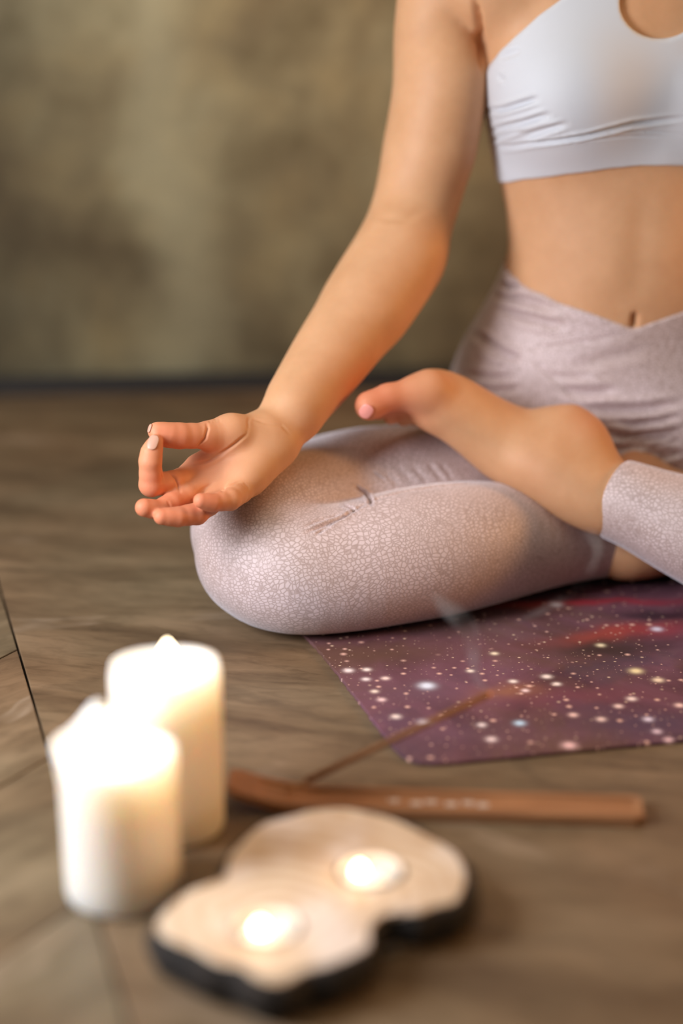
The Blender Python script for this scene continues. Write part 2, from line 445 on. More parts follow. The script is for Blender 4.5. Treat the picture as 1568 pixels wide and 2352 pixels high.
def ell_fn(c, r, axes=None):
    c = np.array(c, float); r = np.array(r, float)
    M = np.eye(3) if axes is None else np.array(axes, float)
    mn = r.min()
    def fn(X, Y, Z):
        px, py, pz = (X-c[0]).astype(f32), (Y-c[1]).astype(f32), (Z-c[2]).astype(f32)
        s = 0
        for i in range(3):
            s = s+((px*f32(M[i, 0])+py*f32(M[i, 1])+pz*f32(M[i, 2]))/f32(r[i]))**2
        q = np.sqrt(s); return (q-1)*f32(mn)
    m = r.max(); return fn, c-m, c+m
def P(fld, prim, k=.01, op='union', extra=0.):
    fn, lo, hi = prim; m = k+.008+extra
    fld.put(fn, lo-m, hi+m, k, op)
def chain(fld, pts, k=.006, dr=0., n=None, st=1.):
    """pts: (point, radius[, stretch])"""
    for p, q in zip(pts, pts[1:]):
        s = st if len(p) < 3 else (p[2]+q[2])/2
        P(fld, cap_fn(p[0], q[0], p[1]+dr, q[1]+dr, n, s), k)
def resample(pts, m=4):
    """smooth centripetal-ish Catmull-Rom through (point, radius)"""
    A = [np.append(np.array(p[0], float), p[1:]) for p in pts]; out = []
    for i in range(len(A)-1):
        p0 = A[max(i-1, 0)]; p1 = A[i]; p2 = A[i+1]; p3 = A[min(i+2, len(A)-1)]
        for j in range(m):
            t = j/m
            q = .5*((2*p1)+(-p0+p2)*t+(2*p0-5*p1+4*p2-p3)*t*t+(-p0+3*p1-3*p2+p3)*t**3)
            out.append(q)
    out.append(A[-1])
    return [tuple([q[:3]]+list(q[3:])) for q in out]

def surface_nets(fld):
    F = fld.a; xs, ys, zs = [a.astype(np.float64) for a in fld.ax]
    s = F < 0
    cnt = np.zeros(tuple(n-1 for n in s.shape), np.uint8)
    for i in (0, 1):
        for j in (0, 1):
            for k in (0, 1):
                cnt += s[i:s.shape[0]-1+i, j:s.shape[1]-1+j, k:s.shape[2]-1+k]
    act = (cnt > 0) & (cnt < 8)
    flat = np.flatnonzero(act.ravel()); del cnt
    I, J, K = np.unravel_index(flat, act.shape)
    corners = {}
    for i in (0, 1):
        for j in (0, 1):
            for k in (0, 1): corners[i, j, k] = F[I+i, J+j, K+k].astype(np.float64)
    acc = np.zeros((len(I), 3)); num = np.zeros(len(I))
    for a in list(corners):
        for ax in range(3):
            if a[ax]: continue
            b = list(a); b[ax] = 1; b = tuple(b)
            v0, v1 = corners[a], corners[b]; msk = (v0 < 0) != (v1 < 0)
            t = np.where(msk, v0/np.where(msk, v0-v1, 1), 0)
            pa = np.stack([xs[I+a[0]], ys[J+a[1]], zs[K+a[2]]], 1); pb = np.stack([xs[I+b[0]], ys[J+b[1]], zs[K+b[2]]], 1)
            acc += (pa+(pb-pa)*t[:, None])*msk[:, None]; num += msk
    V = acc/num[:, None]
    faces = []
    cs = act.shape
    def vid(i, j, k): return np.searchsorted(flat, np.ravel_multi_index((i, j, k), cs))
    for ax in range(3):
        A = np.take(s, range(s.shape[ax]-1), ax) if False else s[tuple(slice(0, -1) if q == ax else slice(1, -1) for q in range(3))]
        B = s[tuple(slice(1, None) if q == ax else slice(1, -1) for q in range(3))]
        for sign in (0, 1):
            e = (A & ~B) if sign == 0 else (~A & B)
            idx = list(np.nonzero(e))
            for q in range(3):
                if q != ax: idx[q] = idx[q]+1
            o1, o2 = [q for q in range(3) if q != ax]
            def g(d1, d2):
                w = [x.copy() for x in idx]; w[o1] -= d1; w[o2] -= d2; return vid(*w)
            quad = np.stack([g(1, 1), g(0, 1), g(0, 0), g(1, 0)], 1)
            flip = (sign == 1) ^ (ax == 1)
            faces.append(quad[:, ::-1] if flip else quad)
    return V, np.concatenate(faces)
def vnormals(V, F):
    n = np.cross(V[F[:, 2]]-V[F[:, 0]], V[F[:, 3]]-V[F[:, 1]])
    N = np.zeros_like(V)
    for c in range(4):
        for q in range(3): N[:, q] += np.bincount(F[:, c], n[:, q], len(V))
    return N/np.maximum(np.linalg.norm(N, axis=1, keepdims=True), 1e-12)
def smooth(V, F, it=2, w=.5):
    E = np.concatenate([F[:, [0, 1]], F[:, [1, 2]], F[:, [2, 3]], F[:, [3, 0]]])
    deg = np.bincount(E[:, 0], minlength=len(V))+np.bincount(E[:, 1], minlength=len(V))
    for _ in range(it):
        for lam in (w, -w*.9):
            M = np.stack([np.bincount(E[:, 0], V[E[:, 1], q], len(V))+np.bincount(E[:, 1], V[E[:, 0], q], len(V)) for q in range(3)], 1)/deg[:, None]
            V = V+(M-V)*lam
    return V
def bvh_of(V, F): return BVHTree.FromPolygons([tuple(v) for v in V], [tuple(int(i) for i in f) for f in F])
def groove(V, N, bvh, pxs, width, depth, ridge=.35, side_dir=None, taper=True):
    """press a fold into the surface along a line seen on the surface; depth in metres"""
    pts = []
    L = []
    for (a, b) in zip(pxs, pxs[1:]):
        n = max(2, int(math.hypot(b[0]-a[0], b[1]-a[1])/6))
        for i in range(n): L.append((a[0]+(b[0]-a[0])*i/n, a[1]+(b[1]-a[1])*i/n))
    L.append(pxs[-1])
    for u, v in L:
        d = Vector(ray(u, v)).normalized(); h = bvh.ray_cast(Vector(CAM), d)
        if h[0] is not None: pts.append(np.array(h[0]))
    if len(pts) < 2: return
    pts = np.array(pts); lo = pts.min(0)-width*4; hi = pts.max(0)+width*4
    idx = np.flatnonzero(((V > lo) & (V < hi)).all(1))
    if not len(idx): return
    Q = V[idx]; best = np.full(len(idx), 1e9); tt = np.zeros(len(idx)); n = len(pts)-1
    for i in range(n):
        a, b = pts[i], pts[i+1]; d = b-a; l = max(d@d, 1e-12)
        t = np.clip(((Q-a)@d)/l, 0, 1); r = np.linalg.norm(Q-a-t[:, None]*d, axis=1)
        m = r < best; best[m] = r[m]; tt[m] = (i+t[m])/n
    tp = np.minimum(1, np.minimum(tt, 1-tt)*4+.08) if taper else 1
    x = best/width
    disp = depth*tp*(-np.exp(-x*x)+ridge*np.exp(-((x-2.)/.8)**2))
    V[idx] += N[idx]*disp[:, None]

def axis(lo, hi, coarse, fine=None, flo=None, fhi=None):
    if fine is None: return np.arange(lo, hi, coarse)
    a = np.arange(lo, flo, coarse); b = np.arange(flo, fhi, fine); c = np.arange(fhi, hi, coarse)
    return np.concatenate([a, b, c])

XC = .2935                                                # body's middle
def torso_rows():
    R = []
    for v, ul, uc, b in [(1120, 1060, 1455, .10), (1040, 1030, 1455, .112), (950, 1018, 1455, .118), (870, 1036, 1455, .113), (800, 1062, 1455, .104), (740, 1094, 1455, .094), (680, 1130, 1456, .086),
                         (620, 1160, 1457, .080), (560, 1172, 1458, .078), (490, 1164, 1460, .082), (415, 1148, 1462, .089), (330, 1132, 1463, .095), (250, 1118, 1464, .100), (180, 1110, 1465, .103),
                         (100, 1098, 1466, .100), (20, 1082, 1467, .092), (-60, 1075, 1468, .080)]:
        Y = 1.935; p = W(ul, v, Y); q = W(uc, v, Y)
        R.append((q[2], q[0], Y+.0, q[0]-p[0], b))
    z, cx, cy, a, b = R[-1]
    R += [(z+.03, XC+.005, 1.94, .150, .066), (z+.055, XC+.005, 1.945, .105, .052), (z+.075, XC+.005, 1.95, .06, .042), (z+.10, XC+.005, 1.95, .04, .04)]
    return np.array(R)
TR = torso_rows(); TR = TR[np.argsort(TR[:, 0])]
def torso_fn(dr=0., cut=None, dab=0.):
    zz = TR[:, 0]
    def fn(X, Y, Z):
        z = Z.ravel()
        zf = np.linspace(zz[0], zz[-1], 400); kern = np.ones(15)/15
        def col(i):
            v = np.interp(zf, zz, TR[:, i]); v = np.convolve(np.pad(v, 7, mode='edge'), kern, 'valid'); return np.interp(z, zf, v)[None, None, :].astype(f32)
        cx, cy, a, b = col(1), col(2), col(3)+f32(dr), col(4)+f32(dr)
        q = (np.abs(X-cx)/a)**2.25+(np.abs(Y-cy)/b)**2.25
        d = (q**(1/2.25)-1)*np.minimum(a, b)
        return smax(d, np.maximum(zz[0]-dr-Z, Z-zz[-1]).astype(f32)+0*d, .03)
    m = .2
    return fn, np.array([XC-m-.02, 1.78, TR[0, 0]-.04]), np.array([XC+m+.02, 2.08, TR[-1, 0]+.03])
BR = [W(1322, 215, 1.875), None]
BR[1] = np.array([2*(XC+.012)-BR[0][0], BR[0][1], BR[0][2]])
def breasts(f, dr=0., k=.035):
    for c in BR: P(f, ell_fn(c, (.062+dr, .058+dr, .058+dr)), k)
SH = W(1040, -95, 1.945)
def mir(p): p = np.array(p, float).copy(); p[0] = 2*(XC+.005)-p[0]; return p
ARM = [(SH, .043), (W(1008, 60, 1.935), .0395), (W(1008, 200, 1.925), .0405), (W(985, 330, 1.915), .0395), (W(970, 410, 1.908), .0375), (W(945, 500, 1.895), .0365),
       (W(917, 580, 1.87), .0385), (W(868, 660, 1.845), .0385), (W(822, 730, 1.815), .0365), (W(765, 810, 1.78), .0335), (W(712, 885, 1.745), .0290), (W(668, 945, 1.712), .0250)]
# shins, thighs; the right knee lies at the left of the picture
HIPR, HIPL = np.array([XC-.085, 1.93, .095]), np.array([XC+.095, 1.93, .095])
THIGH_R = [(W(600, 1218, 1.705), .0655), (W(680, 1198, 1.722), .0690), (W(760, 1190, 1.738), .0745), (W(850, 1180, 1.755), .0790), (W(940, 1176, 1.772), .0800), (W(1040, 1160, 1.80), .0840), (W(1140, 1110, 1.85), .0880), (HIPR, .098)]
CALF_R = [(W(592, 1277, 1.675), .0565), (FZ(680, 1310, .058), .0575), (FZ(800, 1306, .057), .0560), (FZ(900, 1284, .060), .0585), (FZ(1000, 1266, .061), .0590), (FZ(1100, 1250, .059), .0560), (FZ(1200, 1244, .052), .0480),
          (FZ(1300, 1248, .044), .0360), (FZ(1400, 1250, .036), .0300), (FZ(1440, 1256, .034), .0290)]
KL = np.array([.640, 1.62, .062])
SHIN_L = [(W(1395, 1142, 1.735), .0345), (W(1450, 1158, 1.722), .0350), (W(1520, 1188, 1.712), .0390), (W(1600, 1220, 1.70), .0450), (W(1720, 1265, 1.685), .0530), (W(1850, 1300, 1.67), .0565), (np.array([.55, 1.645, .066]), .0570), (KL, .0575)]
THIGH_L = [(KL+(.0, .03, .012), .064), (np.array([.57, 1.71, .085]), .070), (np.array([.49, 1.80, .095]), .080), (HIPL, .098)]

def back(pts, dy):
    out = []
    for i, (p, r) in enumerate(pts):
        p = np.array(p); d = p-CAM; s_ = dy*min(1, i/2.)
        out.append((CAM+d*(1+s_/d[1]), r*(1+s_/d[1])))
    return out
def legs(f, dr, k=.010, cuffs=False):
    """both legs and hips; each limb its own group so that folds stay sharp"""
    def grp(pts, kk, extra=None):
        C = np.array([p[0] for p in pts]); w, S = f.window(C.min(0)-.14, C.max(0)+.14)
        rs = resample(pts, 3)
        if dr < 0: rs = [(p, r-.0095*min(1, max(0, (r-.036)/.012))) for p, r in rs]
        chain(w, rs, .010, dr)
        if extra: extra(w)
        if cuffs and pts is CALF_R: cuff(w, FZ(1404, 1251, .036), FZ(1440, 1256, .034)-FZ(1330, 1249, .042))
        if cuffs and pts is SHIN_L: cuff(w, W(1414, 1148, 1.73), W(1395, 1142, 1.735)-W(1470, 1166, 1.72)+np.array([0.0, 0.004, .0]))
        f.merge(w, S, kk)
    def cuff(w, c, d):
        d = np.array(d)/np.linalg.norm(d); X, Y, Z = w.ax[0][:, None, None], w.ax[1][None, :, None], w.ax[2][None, None, :]
        w.a = smax(w.a, ((X-c[0])*d[0]+(Y-c[1])*d[1]+(Z-c[2])*d[2]).astype(f32), .0012)
    grp(back(THIGH_R[:-1], .044)+[THIGH_R[-1]], .02)
    grp(THIGH_L, .02)
    def knee(w):
        P(w, ell_fn(W(604, 1243, 1.69), (.058+dr*3, .058+dr*3, .060+dr*3)), .015)
    grp(CALF_R, .004, knee)
    grp(SHIN_L, .007)

BELLY = ((XC, 1.905, .29), (.085, .068, .085))
wpx = [(1165, 612, 1.93), (1185, 640, 1.90), (1215, 662, 1.88), (1270, 688, 1.862), (1350, 713, 1.850), (1410, 735, 1.845), (1453, 752, 1.842), (1500, 733, 1.843), (1568, 706, 1.85)]
wp = [W(*p) for p in wpx]; wx = np.array([p[0] for p in wp]); wz = np.array([p[2] for p in wp])
wx = np.append(wx, [2*wx[6]-wx[2], 2*wx[6]-wx[0]]); wz = np.append(wz, [wz[2], wz[0]])
def waist_z(xs, Y):
    zc = np.interp(xs, wx, wz)[:, None, None]; bk_ = np.clip((Y-1.93)/.05, 0, 1)
    return zc*(1-bk_)+np.maximum(zc, wz[0]+.01)*bk_
# leggings -------------------------------------------------
def build_leggings():
    xs = np.concatenate([axis(-.16, -.045, .0023), axis(-.044, .105, .00125), axis(.106, .46, .0023), axis(.462, .76, .0035)])
    ys = np.concatenate([axis(1.53, 1.645, .0023), axis(1.646, 1.745, .00125), axis(1.747, 1.95, .0023), axis(1.953, 2.09, .0035)])
    zs = np.concatenate([axis(-.01, .098, .0023), axis(.099, .172, .00125), axis(.174, .34, .0023)])
    f = Field(xs, ys, zs)
    P(f, torso_fn(.0022), .0); P(f, ell_fn(BELLY[0], np.array(BELLY[1])+.0022), .05)
    legs(f, 0., cuffs=True)
    X = xs[:, None, None]; Y = ys[None, :, None]; Z = zs[None, None, :]
    # waist edge: crossover V at the front
    zc = waist_z(xs, Y)
    f.a = smax(f.a, ((Z-zc)*.9).astype(f32), .0012)
    # everything sits on the mat
    f.a = smax(f.a, (MT+.0005-Z+0*f.a).astype(f32), .012)
    V, F = surface_nets(f); V = smooth(V, F, 2)
    N = vnormals(V, F); b = bvh_of(V, F)
    G_ = lambda pts, w, d, r=.12: groove(V, N, b, pts, w, d, r)
    # puckers behind the knee
    for pts, w, d in [([(700, 1224), (745, 1206), (790, 1186), (838, 1158)], .0016, .0034), ([(700, 1208), (742, 1194), (788, 1183)], .0014, .0022), ([(716, 1196), (750, 1188), (785, 1181)], .0013, .0016), ([(724, 1228), (752, 1210), (772, 1199)], .0014, .0024),
                      ([(786, 1158), (808, 1168), (822, 1178)], .0016, .0038), ([(798, 1176), (818, 1180)], .0014, .0028), ([(815, 1116), (838, 1132), (850, 1146), (852, 1162)], .0017, .0048), ([(852, 1082), (872, 1096), (888, 1106)], .0016, .0018),
                      ([(945, 1068), (972, 1096), (985, 1112)], .0028, .0011), ([(980, 1060), (1008, 1092), (1022, 1108)], .0028, .0013), ([(912, 1072), (945, 1104)], .0028, .0009), ([(1010, 1062), (1040, 1102)], .0028, .0009), ([(880, 1085), (905, 1104), (915, 1120)], .0025, .0010)]:
        G_(pts, w, d, .3)
    G_([(830, 1162), (870, 1144), (920, 1130), (1000, 1117), (1090, 1110)], .0016, .0030, 0.)
    # hip and lap folds
    for pts, w, d in [([(1145, 648), (1165, 660), (1195, 655)], .003, .0050), ([(1132, 676), (1180, 685), (1235, 698), (1265, 705)], .0035, .0050), ([(1143, 710), (1190, 725), (1240, 738), (1300, 750)], .0035, .0045),
                      ([(1080, 762), (1110, 780), (1150, 808), (1200, 828)], .0035, .0050), ([(1095, 790), (1140, 815), (1185, 822)], .003, .003), ([(1062, 858), (1130, 868), (1180, 865)], .003, .0028), ([(1075, 890), (1140, 897), (1200, 892)], .003, .0024),
                      ([(1210, 818), (1250, 850), (1300, 895), (1340, 935)], .0020, .0016),
                      ([(1250, 860), (1300, 868), (1360, 865)], .003, .002), ([(1285, 892), (1340, 903), (1420, 898)], .004, .0040), ([(1340, 938), (1420, 943), (1500, 938), (1568, 928)], .004, .0050), ([(1395, 960), (1450, 975), (1520, 965), (1568, 955)], .0035, .0045),
                      ([(1388, 998), (1450, 1002), (1520, 996), (1568, 985)], .0040, .0060), ([(1400, 1030), (1470, 1022), (1530, 1008), (1568, 1000)], .0035, .0055), ([(1480, 1040), (1530, 1025), (1568, 1012)], .0035, .0060), ([(1500, 1052), (1568, 1035)], .0035, .006),
                      ([(1220, 720), (1300, 700)], .004, .001), ([(1215, 800), (1320, 790), (1440, 765)], .002, .0009), ([(1300, 850), (1400, 822), (1500, 800)], .005, .0016)]:
        G_(pts, w*1.1, d*1.05, .4)
    G_([(838, 1128), (862, 1110), (895, 1103), (950, 1106), (990, 1118)], .0010, .0006)
    return mesh_np('leggings', V, F)

# body skin ------------------------------------------------
def hand(f, M=lambda p: np.array(p, float)):
    """right hand, palm up on the knee, thumb and index finger touching"""
    w_ = lambda u, v, Y: M(W(u, v, Y))
    c = [w_(340, 970, 1.57), w_(720, 1220, 1.73)]
    lo = np.minimum(c[0], c[1])-.02; hi = np.maximum(c[0], c[1])+.02; hi[2] += .05; lo[2] -= .03
    g, S = f.window(lo, hi)
    pn = (M(np.array([0, -.75, .66]))-M(np.zeros(3)))       # palm normal
    C0 = w_(640, 992, 1.697)
    for (u, v, Y, r) in [(436, 1091, 1.648, .0105), (462, 1120, 1.640, .0108), (506, 1137, 1.634, .0108), (548, 1127, 1.634, .0112)]:
        P(g, cap_fn(w_(612, 1012, 1.69), w_((612+u)/2, (1012+v)/2, (1.69+Y)/2), .0175, .0140, pn, .9), .014)
        P(g, cap_fn(w_((612+u)/2, (1012+v)/2, (1.69+Y)/2), w_(u, v, Y), .0140, r, pn, .95), .008)
    P(g, cap_fn(w_(672, 960, 1.712), w_(618, 1005, 1.69), .0245, .0205, pn, .80), .02)        # wrist to carpus
    P(g, cap_fn(w_(632, 1030, 1.685), w_(572, 1098, 1.652), .0165, .0150), .014)               # heel of the hand, little finger side
    P(g, cap_fn(w_(598, 995, 1.684), w_(530, 995, 1.668), .0165, .0158), .014)                 # ball of the thumb
    P(g, cap_fn(w_(530, 995, 1.668), w_(484, 1000, 1.656), .0158, .0128), .010)
    P(g, cap_fn(w_(545, 1040, 1.672), w_(452, 1066, 1.656), .0105, .0075), .012)               # web
    def finger(pts, k=.0045):
        C = np.array([p[0] for p in pts]); h, S2 = g.window(C.min(0)-.03, C.max(0)+.03)
        for a, b in zip(pts, pts[1:]):
            mid = ((a[0]+b[0])/2, (a[1]+b[1])/2*.965)
            P(h, cap_fn(a[0], mid[0], a[1], mid[1]), .003); P(h, cap_fn(mid[0], b[0], mid[1], b[1]), .003)
        g.merge(h, S2, k)
    finger([(w_(484, 1000, 1.656), .0122), (w_(466, 1001, 1.650), .0112), (w_(412, 1001, 1.637), .0112), (w_(385, 999, 1.632), .0105), (w_(361, 991, 1.629), .0083)])
    finger([(w_(432, 1096, 1.648), .0104), (w_(395, 1108, 1.628), .0100), (w_(347, 1113, 1.612), .0104), (w_(345, 1060, 1.610), .0096), (w_(348, 1038, 1.612), .0087), (w_(357, 1016, 1.6145), .0066)])
    finger([(w_(462, 1120, 1.640), .0102), (w_(394, 1157, 1.606), .0094), (w_(362, 1171, 1.592), .0080), (w_(331, 1166, 1.584), .0080)], .003)
    finger([(w_(506, 1138, 1.634), .0105), (w_(452, 1180, 1.598), .0095), (w_(408, 1187, 1.586), .0084), (w_(371, 1187, 1.579), .0070)], .003)
    finger([(w_(550, 1128, 1.634), .0112), (w_(528, 1148, 1.608), .0092), (w_(487, 1155, 1.593), .0076), (w_(461, 1150, 1.587), .0066)], .003)
    f.merge(g, S, .010)

FOOTN = np.array([0., .93, .36])
def left_foot(f, dr=0.):
    pts = [(W(1395, 1142, 1.735), .0315), (W(1340, 1110, 1.745), .0330), (W(1285, 1075, 1.757), .0350), (W(1225, 1045, 1.768), .0330), (W(1160, 1018, 1.775), .0300), (W(1090, 970, 1.778), .0262), (W(1035, 934, 1.778), .0245), (W(985, 916, 1.775), .0235)]
    C = np.array([p[0] for p in pts]); g, S = f.window(C.min(0)-.14, C.max(0)+.12)
    chain(g, resample(pts, 3), .010, dr, FOOTN, 1.25)
    P(g, cap_fn(W(1300, 1010, 1.772), W(1335, 1022, 1.765), .0300, .0265, FOOTN, 1.05), .020)      # heel
    P(g, cap_fn(W(1268, 1000, 1.775), W(1312, 1000, 1.775), .0200, .0240, FOOTN, 1.1), .015)
    P(g, cap_fn(W(1230, 1062, 1.746), W(1244, 1068, 1.744), .012, .012), .030)                    # inner ankle bone
    P(g, cap_fn(W(985, 893, 1.760), W(960, 902, 1.757), .0175, .0165), .014)                        # ball
    def toe(a, b, ra, rb, c=None, rc=0, k=.004):
        h, S2 = g.window(np.minimum(a, b)-.035, np.maximum(a, b)+.035)
        P(h, cap_fn(a, b, ra, rb), .004)
        if c is not None: P(h, cap_fn(b, c, rb, rc), .004)
        g.merge(h, S2, k)
    toe(W(965, 905, 1.757), W(892, 913, 1.745), .0170, .0128, W(848, 932, 1.736), .0138, .008)
    toe(W(965, 925, 1.775), W(905, 930, 1.765), .011, .0088, W(868, 944, 1.758), .0085)
    toe(W(975, 945, 1.790), W(925, 948, 1.778), .0105, .0082, W(898, 957, 1.768), .0078)
    toe(W(990, 955, 1.805), W(950, 956, 1.792), .010, .0076, W(926, 962, 1.782), .0072)
    toe(W(1010, 960, 1.82), W(975, 960, 1.808), .010, .0072, W(955, 962, 1.798), .0068)
    f.merge(g, S, .003)
def right_foot(f):
    pts = [(FZ(1400, 1250, .036), .0265), (FZ(1450, 1256, .036), .0275), (np.array([.335, 1.80, .040]), .031), (np.array([.375, 1.815, .038]), .031), (np.array([.42, 1.825, .034]), .026), (np.array([.47, 1.83, .030]), .020)]
    C = np.array([p[0] for p in pts]); g, S = f.window(C.min(0)-.12, C.max(0)+.12)
    chain(g, resample(pts, 3), .010, 0, np.array([0, .9, .4]), 1.15)
    P(g, cap_fn(W(1452, 1078, 1.815), W(1475, 1088, 1.812), .0150, .0165), .02)
    P(g, cap_fn(W(1460, 1090, 1.812), np.array([.40, 1.80, .062]), .018, .018), .02)
    for i in range(5):
        a = np.array([.47, 1.80+i*.016, .030]); P(g, cap_fn(a, a+np.array([.035-.004*i, 0, -.006]), .010, .0078-.0004*i), .004)
    f.merge(g, S, .003)

def build_body():
    h0, h1 = W(330, 960, 1.60), W(700, 1225, 1.60)
    xs = axis(-.24, .84, .0042, .00105, -.185, -.030); ys = axis(1.55, 2.12, .0042, .00105, 1.570, 1.700); zs = axis(0.0, .98, .0036, .00105, .098, .205)
    # the foot, torso and forearm want a middling step, too
    xs = np.unique(np.concatenate([axis(-.24, -.185, .004), axis(-.185, -.03, .00105), axis(-.03, .36, .0027), axis(.36, .86, .0045)]))
    ys = np.unique(np.concatenate([axis(1.55, 1.57, .004), axis(1.57, 1.70, .00105), axis(1.70, 1.96, .0027), axis(1.96, 2.12, .0045)]))
    zs = np.unique(np.concatenate([axis(0, .098, .0027), axis(.098, .205, .00105), axis(.205, .58, .0030), axis(.58, .99, .0045)]))
    def clean(a):
        keep = [a[0]]
        for x in a[1:]:
            if x-keep[-1] > .0006: keep.append(x)
        return np.array(keep)
    xs, ys, zs = clean(xs), clean(ys), clean(zs)
    f = Field(xs, ys, zs)
    P(f, torso_fn(0.), .0)
    breasts(f, 0.)
    # rib cage edge, belly, shoulders
    P(f, ell_fn(*BELLY), .05)
    P(f, cap_fn(SH, mir(SH), .040, .040), .05)
    P(f, cap_fn(W(1130, -40, 1.905), W(1045, -60, 1.935), .035, .040), .03)
    Xb, Yb, Zb = xs[:, None, None], ys[None, :, None], zs[None, None, :]
    f.a += (.0080*np.clip((waist_z(xs, Yb)-.003-Zb)/.004, 0, 1)).astype(f32)                 # skin lies under the fabric
    f.a += (.0035*np.clip((np.minimum(Zb-bra_hem(xs, Yb), -bra_arm(Xb, zs))-.004)/.004, 0, 1)).astype(f32)
    # neck and head
    hx = XC+.008
    P(f, cap_fn((hx, 1.945, .60), (hx, 1.93, .72), .055, .052), .05)
    P(f, ell_fn((hx, 1.935, .815), (.074, .092, .092)), .02); P(f, ell_fn((hx, 1.885, .765), (.055, .058, .060)), .03)
    P(f, cap_fn((hx, 1.842, .80), (hx, 1.825, .778), .008, .012), .012)
    P(f, cap_fn((hx-.016, 1.838, .746), (hx+.016, 1.838, .746), .007, .007), .008)
    P(f, cap_fn((hx-.03, 1.842, .803), (hx+.03, 1.842, .803), .010, .010), .012, 'sub')
    for s in (-1, 1): P(f, ell_fn((hx+s*.076, 1.94, .79), (.008, .018, .030)), .006)
    # arms
    for M in (lambda p: np.array(p, float), mir):
        pts = [(M(p), r) for p, r in ARM]; C = np.array([p[0] for p in pts])
        g, S = f.window(C.min(0)-.06, C.max(0)+.06)
        chain(g, resample(pts, 3), .012)
        P(g, cap_fn(M(W(1000, 380, 1.945)), M(W(975, 505, 1.93)), .026, .027), .02)          # elbow point behind
        P(g, cap_fn(M(W(1035, 180, 1.905)), M(W(1012, 330, 1.90)), .027, .024), .03)          # biceps
        P(g, cap_fn(M(W(925, 590, 1.86)), M(W(850, 700, 1.825)), .030, .028), .03)
        f.merge(g, S, .004)
        P(f, cap_fn(M(SH), M(W(1020, 0, 1.94)), .043, .040), .010)
        hand(f, M)
    # legs inside the leggings, feet
    legs(f, -.0035)
    left_foot(f); right_foot(f)
    Z = zs[None, None, :]
    f.a = smax(f.a, (MT+.003-Z+0*f.a).astype(f32), .006)
    V, F = surface_nets(f); V = smooth(V, F, 2)
    N = vnormals(V, F); b = bvh_of(V, F)
    z_ = lambda x, y: (280+.3061*x, 880+.3061*y)
    G_ = lambda pts, w, d, r=.05: groove(V, N, b, [z_(*p) for p in pts], w, d, r)
    # hand creases
    G_([(630, 272), (643, 340), (625, 415), (560, 480)], .0012, .0017)
    G_([(945, 330), (935, 385), (840, 465), (740, 535), (640, 585), (500, 615)], .0014, .0016)
    G_([(900, 410), (800, 490), (700, 545), (560, 575)], .0013, .0005)
    G_([(350, 672), (400, 715), (425, 775), (435, 825)], .0012, .0015)
    G_([(290, 670), (305, 710), (298, 750)], .0011, .0010)
    G_([(745, 830), (770, 790), (830, 755), (890, 742)], .0012, .0010)
    G_([(910, 745), (940, 770), (955, 800)], .0012, .0007)
    G_([(600, 650), (680, 620), (800, 560)], .0018, .0006); G_([(560, 830), (600, 800), (700, 745)], .0015, .0006)
    G_([(340, 880), (365, 930)], .0012, .0008); G_([(515, 870), (530, 900)], .0012, .0008)
    G_([(955, 250), (945, 290), (950, 340)], .0013, .0006); G_([(960, 262), (1080, 300), (1200, 320), (1275, 395)], .0016, .0007)
    for x in (655, 680, 700, 725): G_([(x, 262), (x+8, 300)], .0010, .0004)
    # navel, belly, elbow
    groove(V, N, b, [(1457, 726), (1455, 750)], .0026, .0085, .0, taper=False)
    groove(V, N, b, [(1478, 430), (1468, 560), (1457, 700)], .014, .0022, 0)
    groove(V, N, b, [(860, 500), (930, 505), (975, 480)], .004, .0010, .2)
    groove(V, N, b, [(1088, -10), (1101, 80), (1106, 165)], .0035, .009, .0)
    me = mesh_np('body', V, F)
    # skin reddening: finger pads, ball and tip of toes, heel
    tint = np.zeros(len(V))
    for p, r, k in [(W(375, 1010, 1.62), .030, .8), (W(440, 1015, 1.65), .030, .45), (W(345, 1130, 1.60), .030, .45), (W(325, 1165, 1.58), .026, .9), (W(372, 1190, 1.575), .026, .9), (W(455, 1155, 1.585), .022, .75), (W(480, 1180, 1.59), .035, .5),
                    (W(470, 1075, 1.65), .05, .35), (W(700, 985, 1.70), .02, .25), (W(850, 925, 1.735), .035, .85), (W(900, 940, 1.75), .035, .5), (W(985, 885, 1.76), .028, .35), (W(1350, 975, 1.76), .025, .35), (W(1240, 1075, 1.73), .03, .15), (W(1440, 1060, 1.82), .04, .4),
                    (mir(W(375, 1010, 1.62)), .05, .5)]:
        tint += k*np.exp(-((V-p)**2).sum(1)/(r*r))
    at = me.attributes.new('tint', 'FLOAT', 'POINT'); at.data.foreach_set('value', np.clip(tint, 0, 1).astype(np.float32))
    return me, b

def bra_hem(xs, Y):
    hp = [W(1142, 415, 1.93), W(1200, 412, 1.88), W(1300, 400, 1.850), W(1400, 386, 1.842), W(1470, 379, 1.842), W(1568, 379, 1.845)]
    hx = [p[0] for p in hp]; hz = [p[2] for p in hp]
    zc = np.interp(xs, hx+[.46], hz+[hz[0]])[:, None, None]; back_ = np.clip((Y-1.93)/.04, 0, 1)
    return zc*(1-back_)+hz[0]*back_
def bra_arm(X, zs):
    ap = [W(1108, 176, 1.91), W(1125, 148, 1.895), W(1150, 117, 1.875), W(1180, 90, 1.86), W(1240, 38, 1.848), W(1300, -5, 1.846), W(1350, -60, 1.86), W(1365, -140, 1.89)]
    az = [p[2] for p in ap]; axx = [p[0] for p in ap]
    xl = np.interp(zs, [az[0]-.012, az[0]-.004]+az, [.05, axx[0]-.015]+axx)[None, None, :]
    return np.maximum(xl-X, X-(2*(XC+.012)-xl))
